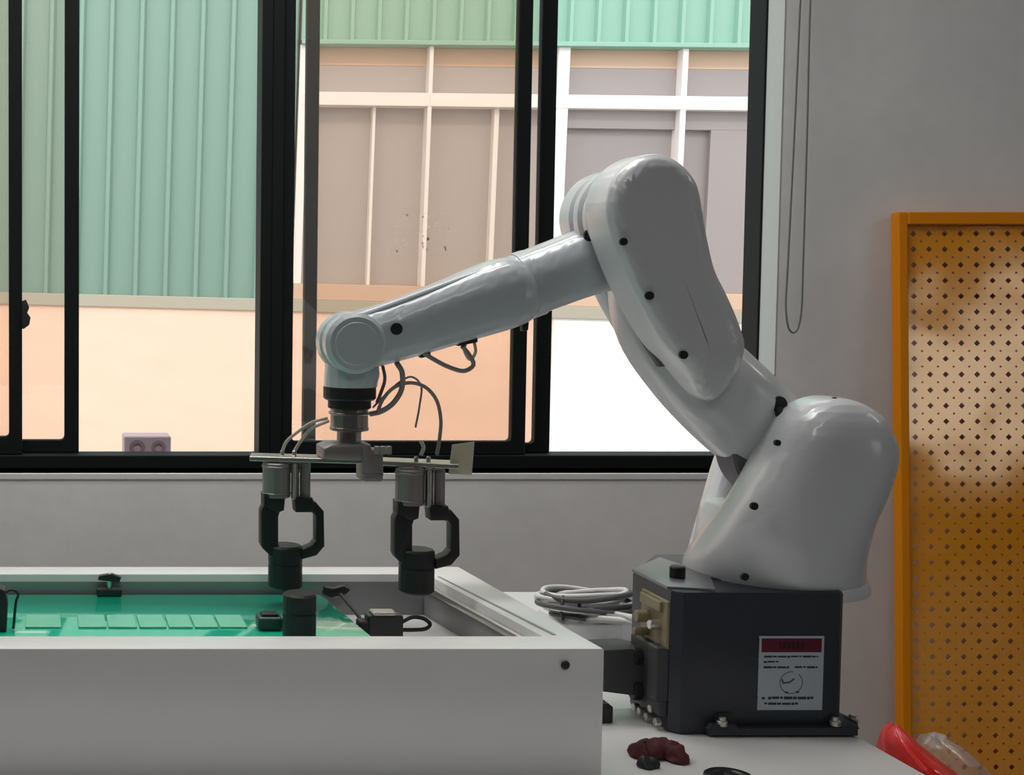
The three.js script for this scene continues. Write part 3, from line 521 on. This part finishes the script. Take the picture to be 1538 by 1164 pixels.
  for (const [s, w, hd] of [[76, 0, 0.02], [74, 17, 0.024], [70, 30, 0.028], [62, 44, 0.034], [48, 59, 0.039], [30, 70, 0.0415], [12, 75, 0.0425]]) es.push([ev[0] + ax[0] * s, ev[1] + ax[1] * s, w, 1.9775 - hd, hd, 4]);
  for (const [x, y, w, hd] of [[992, 322, 76, 0.0425], [1002, 362, 73, 0.0425], [1014, 410, 68, 0.0425], [1032, 450, 66, 0.0425], [1050, 490, 64, 0.042], [1060, 520, 58, 0.039], [1066, 548, 48, 0.031], [1070, 575, 33, 0.02], [1073, 594, 17, 0.009], [1074, 602, 2, 0.002]]) es.push([x, y, w, 1.9775 - hd, hd, 4]);
  part(R, 'elbow_cover', cover([[915, 305], [922, 277], [936, 256], [961, 237], [988, 229], [1015, 235], [1038, 251], [1055, 276], [1063, 312], [1069, 350], [1081, 402], [1097, 436], [1109, 462], [1120, 490], [1128, 518], [1130, 546], [1124, 574], [1111, 599], [1096, 608], [1076, 599], [1054, 575], [1030, 546], [1008, 524], [990, 499], [968, 460], [947, 418], [926, 365], [917, 330]], 1.895, 0.083, [[988, 312], [1060, 510]], 0.022, [1062, 534]), M.paint);
  part(R, 'elbow_gap_shade', (() => { const k = 1.9 / 1.98, st = es.map(([x, y, w]) => [CX + (x - CX) * k, 410 + (y - 410) * k, Math.max(w * k - 8, 0.3), 1.985, 0.012, 4]).slice(0, 14); return loftAxis(st, 48); })(), M.gapShade);  // dark insert: shade of the gap beside the cover put into its colour
  // --- forearm
  const jp = P(931, 326, 2.03), jr = 71 / 2000 * 2.03;
  const ring = (r, z0, z1, b = 0.003) => turned(drum(r, z1 - z0, b), V(jp.x, jp.y, -z1), 'z', 56);
  part(R, 'elbow_hub', [ring(jr - 0.003, 1.985, 2.005), ring(jr + 0.001, 2.006, 2.03, 0.004), ring(jr - 0.002, 2.03, 2.036), ring(jr, 2.037, 2.09, 0.008)], M.paint);
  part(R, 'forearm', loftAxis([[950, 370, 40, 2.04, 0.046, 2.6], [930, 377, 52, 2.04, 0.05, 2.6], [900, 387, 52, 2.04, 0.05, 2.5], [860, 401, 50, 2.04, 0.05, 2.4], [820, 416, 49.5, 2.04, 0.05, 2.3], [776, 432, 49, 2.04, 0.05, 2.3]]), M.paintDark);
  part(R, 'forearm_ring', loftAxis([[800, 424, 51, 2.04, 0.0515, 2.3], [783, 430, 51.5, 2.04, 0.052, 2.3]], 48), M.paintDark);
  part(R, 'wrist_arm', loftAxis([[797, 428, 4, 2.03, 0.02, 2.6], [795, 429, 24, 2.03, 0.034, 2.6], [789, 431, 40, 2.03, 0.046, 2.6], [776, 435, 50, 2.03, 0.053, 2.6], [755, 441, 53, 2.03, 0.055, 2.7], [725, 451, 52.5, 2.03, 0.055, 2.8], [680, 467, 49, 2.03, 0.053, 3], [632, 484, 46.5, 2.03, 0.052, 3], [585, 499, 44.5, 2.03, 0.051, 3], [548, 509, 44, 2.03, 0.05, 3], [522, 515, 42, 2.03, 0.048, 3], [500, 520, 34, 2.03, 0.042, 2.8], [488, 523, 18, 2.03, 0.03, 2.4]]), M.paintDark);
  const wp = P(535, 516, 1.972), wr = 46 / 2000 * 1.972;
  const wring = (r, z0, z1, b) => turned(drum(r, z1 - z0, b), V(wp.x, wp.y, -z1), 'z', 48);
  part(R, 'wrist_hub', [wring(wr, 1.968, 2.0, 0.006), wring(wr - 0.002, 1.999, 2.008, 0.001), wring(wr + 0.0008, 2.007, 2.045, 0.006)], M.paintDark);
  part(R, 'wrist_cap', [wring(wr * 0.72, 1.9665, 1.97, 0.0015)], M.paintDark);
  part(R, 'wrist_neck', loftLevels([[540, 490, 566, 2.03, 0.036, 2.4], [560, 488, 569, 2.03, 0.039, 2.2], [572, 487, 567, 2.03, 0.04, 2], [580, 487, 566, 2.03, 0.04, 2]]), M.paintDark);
  // raised rib on top of the wrist arm
  part(R, 'rib', [tube([[742, 394], [700, 408], [640, 430], [560, 459], [520, 472]].map(([x, y]) => P(x, y + 10, 2.0)), 0.0065, 30)], M.paintDark);
  // screw plugs
  const plug = (x, y, Z, r) => { const p = P(x, y, Z); part(R, 'plug', turned([[0, 0], [r * 0.6, 0], [r * 0.6, 0.001], [r, 0.001], [r, 0.006], [0, 0.006]].map(([a, h]) => [a, h - 0.003]), V(p.x, p.y, p.z), 'z', 18), M.plug); };
  for (const a of [[886, 353, 1.994, 0.0095], [936, 363, 1.893, 0.0055], [975, 444, 1.893, 0.006], [1026, 533, 1.898, 0.006], [1093, 543, 1.91, 0.004], [961, 238, 1.925, 0.0035], [1169, 607, 1.972, 0.012], [1132, 760, 1.892, 0.0055], [1118, 866, 1.903, 0.0055], [1265, 869, 1.925, 0.0045], [595, 494, 1.981, 0.009], [1167, 665, 1.905, 0.0045], [1253, 600, 1.925, 0.0035]]) plug(...a);
  part(R, 'cable_gland', tube([P(1168, 612, 1.97), P(1172, 626, 1.965), P(1168, 640, 1.97)], 0.006), M.plug);
  part(R, 'seam', tube(Array.from({ length: 15 }, (_, i) => { const f = 0.35 + i / 14 * 1.75, c = P(1157, 856, 2.02); return V(c.x + Math.cos(Math.PI - f) * 0.1262, c.y, c.z + Math.sin(f) * 0.1238); }), 0.0012, 40), M.hub);

  // --- wrist flange and tool carrier
  const fc = P(525, 595, 2.03), fx = fc.x, Zf = 2.03, yy = py => P(525, py, Zf).y, mm = px => px / 2000 * Zf;
  const col = (r, y0, y1, b = 0.0015, seg = 40) => turned(drum(mm(r), yy(y0) - yy(y1), b), V(fx, yy(y1), -Zf), 'y', seg);
  part(R, 'flange', [col(39, 578, 600, 0.003), col(32, 598, 613)], M.black);
  part(R, 'tool_changer', [col(28, 612, 642), col(31, 618, 622), col(29, 640, 646), col(18, 645, 674)], M.steel);
  const T = sub(R, 'tool_carrier', V(fx, yy(690), -Zf));
  const bar = (x0, x1, y0, y1, Z0, Z1, w) => { // a flat bar running slightly towards the viewer
    const a = P(x0, y0, Z0), b = P(x1, y1, Z1), l = a.distanceTo(b), g = new RoundedBoxGeometry(l, 0.007, w, 2, 0.0012);
    g.lookAt(V(0, 0, 1)); const q = new THREE.Quaternion().setFromUnitVectors(V(1, 0, 0), b.clone().sub(a).normalize()); g.applyQuaternion(q); const m = a.add(b).multiplyScalar(0.5); g.translate(m.x, m.y, m.z); return g; };
  part(T, 'bar', bar(376, 560, 686, 691, 2.06, 2.02, 0.045), M.zinc);
  part(T, 'bar', bar(555, 690, 692, 698, 2.02, 1.975, 0.045), M.zinc);
  part(T, 'clamp', [pslab([[487, 690], [487, 674], [500, 668], [550, 668], [562, 676], [562, 692]], 1.995, 0.06, 0.002), pslab([[545, 722], [545, 668], [557, 668], [559, 676], [576, 678], [576, 722]], 1.99, 0.045, 0.003)], M.steelDull);
  part(T, 'bolt', [0, 1, 2].map(i => turned(drum(0.0045, 0.012, 0.0008), P(566 + i * 9, 682, 1.985), 'y', 6)), M.zinc);
  part(T, 'spacer', [pslab([[545, 712], [577, 712], [573, 724], [549, 724]], 1.988, 0.03, 0.002)], M.steelDull);
  // two pneumatic grippers; the second is a copy of the first
  const makeGripper = (cx, Z) => {
    const p = P(cx, 694, Z), G = sub(R, 'gripper', p), q = (x, y) => P(cx + x, y, Z), u = Z / 2000;
    const cyl = (x, y0, y1, r, dz = 0, b = 0.0015) => { const a = q(x, y1), h = q(x, y0).y - a.y; return turned(drum(r * u, h, b), V(a.x, a.y, -Z - dz), 'y', 28); };
    part(G, 'body', [cyl(-15, 694, 746, 21), cyl(-15, 698, 702, 22), cyl(-15, 738, 742, 22)], M.steelDull);
    part(G, 'guide_rod', cyl(13, 694, 750, 6), M.steel); part(G, 'guide_rod', cyl(28, 694, 748, 8), M.steelDull); part(G, 'guide_rod', cyl(9, 694, 748, 3, -0.014), M.zinc);
    part(G, 'air_fitting', [cyl(-6, 676, 692, 3.2), cyl(-6, 684, 692, 5)], M.zinc); part(G, 'air_fitting', [cyl(12, 676, 692, 3.2), cyl(12, 684, 692, 5)], M.zinc);
    const sl = (pts, dz, d, r = 0.002) => slab(pts.map(([x, y]) => q(x, y)), -Z + dz, d, r);
    part(G, 'jaw', sl([[-36, 740], [-8, 736], [-4, 744], [-6, 764], [-16, 768], [-36, 758]], 0.016, 0.032), M.black);
    part(G, 'jaw', sl([[10, 746], [37, 746], [39, 758], [36, 767], [12, 767]], 0.016, 0.032), M.black);
    part(G, 'finger', sl([[-34, 752], [-12, 752], [-12, 768], [-14, 774], [-14, 816], [-6, 824], [-6, 838], [-22, 836], [-37, 822], [-40, 816], [-40, 766]], 0.013, 0.026), M.black);
    part(G, 'finger', sl([[30, 752], [42, 752], [54, 766], [55, 818], [43, 832], [20, 838], [20, 824], [36, 817], [42, 810], [42, 774], [36, 766], [28, 766]], 0.013, 0.026), M.black);
    return G;
  };
  const g1 = makeGripper(430, 2.045), g2 = g1.clone(); g2.name = 'gripper'; const a2 = P(631, 704, 1.985), wR = worldOffset(R);
  g2.position.copy(a2).sub(wR); R.add(g2);
  // tubes and wires
  const zt = 2.0;
  part(R, 'air_tube', tube([P(424, 678, 2.045), P(430, 664, 2.04), P(448, 648, 2.035), P(470, 634, 2.03), P(492, 628, 2.03)], 0.0026), M.tubing);
  part(R, 'air_tube', tube([P(442, 678, 2.045), P(452, 662, 2.04), P(468, 644, 2.03), P(494, 632, 2.02)], 0.0026), M.tubing);
  part(R, 'air_tube', tube([P(596, 545, 2.02), P(604, 560, 2.0), P(603, 585, zt), P(590, 606, zt), P(572, 618, zt), P(556, 622, 2.01)], 0.0042), M.wireGrey);
  part(R, 'air_tube', tube([P(566, 622, zt), P(575, 600, zt), P(592, 582, zt), P(615, 575, zt), P(638, 581, zt), P(655, 600, zt), P(662, 630, zt), P(660, 660, 1.99), P(656, 684, 1.985)], 0.0028), M.wireGrey);
  part(R, 'air_tube', tube([P(560, 612, 2.02), P(580, 592, 2.02), P(600, 574, 2.02), P(618, 566, 2.02), P(632, 578, 2.01), P(630, 610, 2.0), P(624, 642, 1.995)], 0.0016), M.wireGrey);
  part(R, 'air_tube', tube([P(632, 684, 1.985), P(636, 672, 1.985), P(632, 662, 1.985)], 0.003), M.tubing);
  part(R, 'wire', tube([P(575, 550, 2.02), P(578, 570, 2.01), P(572, 590, 2.01), P(566, 605, 2.01)], 0.0026), std(L(0.2, 0.1, 0.14), 0.5));
  // plugged leads under the forearm
  part(R, 'wire', tube([P(636, 530, 2.0), P(652, 540, zt), P(676, 552, zt), P(698, 557, zt), P(711, 548, zt), P(704, 532, zt), P(694, 520, 2.01)], 0.0034), M.wireGrey);
  part(R, 'wire', tube([P(700, 512, 2.02), P(698, 528, zt), P(706, 540, zt), P(714, 530, zt), P(712, 512, 2.01)], 0.0024), M.tubing);
  part(R, 'lead_socket', [pslab([[630, 528], [646, 524], [648, 534], [634, 538]], 2.0, 0.02, 0.002), pslab([[688, 508], [718, 500], [718, 514], [690, 520]], 2.0, 0.02, 0.002)], M.black);
  part(R, 'lead_socket', pslab([[784, 478], [796, 475], [794, 496], [786, 498]], 2.01, 0.015, 0.002), M.black);
  const card = pslab([[680, 668], [713, 664], [709, 714], [674, 712]], 1.97, 0.004, 0.001); part(R, 'guard_plate', card, M.card, 'cream translucent plate at the bar end');
}
// black cylinders held by the grippers
for (const [cx, Z, y0, y1, r, w] of [[428, 2.045, 818, 882, 25.5, 'left'], [625, 1.985, 824, 889, 26.5, 'right']]) {
  const a = P(cx, y1, Z), h = P(cx, y0, Z).y - a.y, t = thing('black_cylinder', w === 'left' ? 'black cylinder held by the gripper farther from the robot base' : 'black cylinder held by the gripper nearer to the robot base', 'cylinder', a);
  part(t, 'body', turned(cylProfile(r / 2000 * Z, h), a), M.black);
}

// ---------------------------------------------------------------- things on and beside the table
{
  // white housing behind the tray with a bundle of cables on it
  const Z = 2.32, a = P(846, 938, Z), b = P(958, 938, Z), t = thing('cable_housing', 'low white housing behind the tray under the cable bundle', 'housing', V((a.x + b.x) / 2, TABLE, -Z - 0.06));
  part(t, 'body', box(a.x, b.x, TABLE, a.y, -Z - 0.12, -Z, 0.004), M.white);
  part(t, 'end_cap', box(b.x - 0.028, b.x + 0.001, TABLE + 0.001, a.y + 0.002, -Z - 0.122, -Z + 0.002, 0.003), M.white);
  const top = a.y, u = thing('cable_bundle', 'coiled bundle of white and grey cables lying on the white housing', 'cables', V((a.x + b.x) / 2, top, -Z - 0.05));
  const cw = [], cg = [];
  for (let i = 0; i < 11; i++) {
    const px0 = 804 + rnd() * 26, px1 = 930 + rnd() * 26, pts = [], n = 18, hgt = 0.006 + 0.034 * (i / 10), zz = Z + 0.02 + rnd() * 0.04, dz = 0.02 + rnd() * 0.03;
    for (let j = 0; j < n; j++) { const f = j / n * Math.PI * 2, x = P((px0 + px1) / 2 + Math.cos(f) * (px1 - px0) / 2, 915, zz).x; pts.push(V(x, top + hgt + 0.012 * Math.sin(f * 1 + i) * (0.4 + 0.6 * Math.cos(f)) + 0.006, -zz - Math.sin(f) * dz)); }
    (i % 3 ? cw : cg).push(tube(pts, 0.0042 + rnd() * 0.0012, 60, true));
  }
  part(u, 'cable', cw, M.whiteMatt, 'white cables'); part(u, 'cable', cg, std(L(0.08, 0.08, 0.085), 0.5), 'dark grey cables');
  for (let i = 0; i < 4; i++) part(u, 'lead', tube([P(925 - i * 14, 922 + i * 3, 2.3), P(945, 926 + i * 3, 2.2), P(962, 930 + i * 4, 2.08), P(974, 930 + i * 6, 1.99)], 0.0045), i % 2 ? M.wireGrey : M.whiteMatt);
  for (const [px, py] of [[846, 912], [872, 908]]) part(u, 'cable_tie', (() => { const g = new THREE.TorusGeometry(0.026, 0.003, 8, 24); const c = P(px, py, Z + 0.02); g.rotateY(1.1); g.scale(1, 0.8, 1); g.translate(c.x, top + 0.026, c.z); return g; })(), M.black);
  // small black block by the tray
  const q = onLevel(910, 1087, TABLE), v = thing('rubber_block', 'small black block on the table against the tray corner', 'block', q);
  part(v, 'body', box(q.x - 0.014, q.x + 0.011, TABLE, TABLE + 0.026, q.z - 0.03, q.z, 0.003), M.black);
  part(v, 'cap', box(q.x - 0.01, q.x + 0.007, TABLE + 0.025, TABLE + 0.0285, q.z - 0.025, q.z - 0.005, 0.0015), M.grey);
  // crumpled dark red rag
  const c = onLevel(985, 1180, TABLE), w = thing('red_rag', 'crumpled dark red cloth on the table in front of the robot', 'cloth', c);
  const lump = (pts, rad, n, sd) => { // folded strip: a flattened, creased tube
    const g = new THREE.TubeGeometry(new THREE.CatmullRomCurve3(pts), 40, rad, 18, false), p = g.attributes.position;
    const crv = new THREE.CatmullRomCurve3(pts);
    for (let i = 0; i < p.count; i++) { const row = Math.floor(i / 19), ctr = crv.getPointAt(row / 40), d = V(p.getX(i), p.getY(i), p.getZ(i)).sub(ctr), taper = (0.01 + 0.99 * Math.max(0, Math.sin(Math.PI * row / 40)) ** 0.45), f = taper * (1 + 0.55 * noise.noise(p.getX(i) * 70 + sd, p.getY(i) * 70, p.getZ(i) * 70)); d.multiplyScalar(f); ctr.add(d); p.setXYZ(i, ctr.x, Math.max(ctr.y, TABLE + 0.0005), ctr.z); }
    g.computeVertexNormals(); return g; };
  const at = (px, py, h, Zo) => { const o = P(px, py, Zo); return V(o.x, Math.max(o.y, TABLE + h), o.z); };
  part(w, 'cloth', [lump([at(955, 1116, 0.004, 1.80), at(962, 1132, 0.004, 1.80), at(980, 1138, 0.004, 1.80), at(1000, 1134, 0.004, 1.80), at(1014, 1150, 0.004, 1.785), at(1030, 1182, 0.004, 1.765)], 0.0195, 1, 3.1), lump([at(953, 1128, 0.004, 1.81), at(962, 1148, 0.004, 1.81), at(978, 1156, 0.004, 1.80), at(1000, 1160, 0.004, 1.79)], 0.018, 1, 9.7)], M.rag);
  part(w, 'dark_fold', lump([at(956, 1170, 0.004, 1.76), at(972, 1178, 0.004, 1.76), at(990, 1178, 0.004, 1.76)], 0.012, 1, 5), M.black, 'dark underside');
  // black round cap at the bottom edge
  const e = onLevel(1096, 1176, TABLE), k = thing('round_cap', 'black round cap lying on the front of the table', 'cap', e);
  part(k, 'body', turned([[0, 0], [0.031, 0], [0.032, 0.002], [0.031, 0.009], [0.028, 0.011], [0.02, 0.011], [0.018, 0.009], [0, 0.009]], e), M.blackGloss);
  part(k, 'knob', turned(drum(0.008, 0.005, 0.001), V(e.x, e.y + 0.0085, e.z)), M.black);
}
// red bag and clear plastic bag standing on the floor beyond the table
function sack(name, label, category, secs, mat, sd) {
  const base = P(secs.at(-1)[1], 1164, secs.at(-1)[3]); base.y = 0;
  const t = thing(name, label, category, base), rings = [], n = 40;
  for (const [py, cx, hw, Z, hd] of secs) {
    const c = P(cx, py, Z), ring = []; const y = py > 1600 ? 0.001 : Math.max(c.y, 0.001);
    for (let j = 0; j < n; j++) { const f = j / n * Math.PI * 2, k = 1 + 0.28 * noise.noise(Math.cos(f) * 2.2 + sd, y * 7, Math.sin(f) * 2.2) + 0.12 * noise.noise(Math.cos(f) * 6, y * 22 + sd, Math.sin(f) * 6); ring.push(V(c.x + Math.cos(f) * hw * Z / 2000 * k, y + (y > 0.01 ? 0.012 * noise.noise(f * 1.7 + sd, y * 9, 1.1) : 0), c.z + Math.sin(f) * hd * k)); }
    rings.push(ring);
  }
  part(t, 'bag', loft(rings), mat); return t;
}
{
  const t = sack('red_bag', 'bright red plastic bag with a pointed top beside the table', 'bag', [[1090, 1343, 3, 2.6, 0.01], [1100, 1346, 12, 2.6, 0.03], [1116, 1353, 20, 2.6, 0.05], [1136, 1366, 30, 2.6, 0.08], [1160, 1380, 46, 2.6, 0.1], [1230, 1390, 70, 2.6, 0.13], [1340, 1395, 85, 2.6, 0.15], [1450, 1395, 88, 2.6, 0.15], [1700, 1395, 70, 2.6, 0.12]], M.red, 2.3);
  const p = P(1346, 1104, 2.6); part(t, 'knot', turned([[0, -0.012], [0.011, -0.008], [0.012, 0.004], [0.007, 0.012], [0, 0.014]], p, 'y', 14), M.red);
  const u = sack('clear_bag', 'crumpled clear plastic bag between the red bag and the tool board', 'bag', [[1106, 1404, 6, 2.95, 0.02], [1114, 1412, 24, 2.95, 0.05], [1130, 1420, 32, 2.95, 0.08], [1150, 1428, 38, 2.95, 0.09], [1200, 1440, 52, 2.95, 0.11], [1300, 1440, 64, 2.95, 0.13], [1700, 1440, 54, 2.95, 0.11]], M.clear, 5.9);
  const q = P(1408, 1112, 2.95); part(u, 'neck', turned([[0, -0.02], [0.016, -0.014], [0.01, 0.0], [0.018, 0.012], [0.004, 0.016]], q, 'y', 14), M.clear);
}

renderer.render(scene, camera);
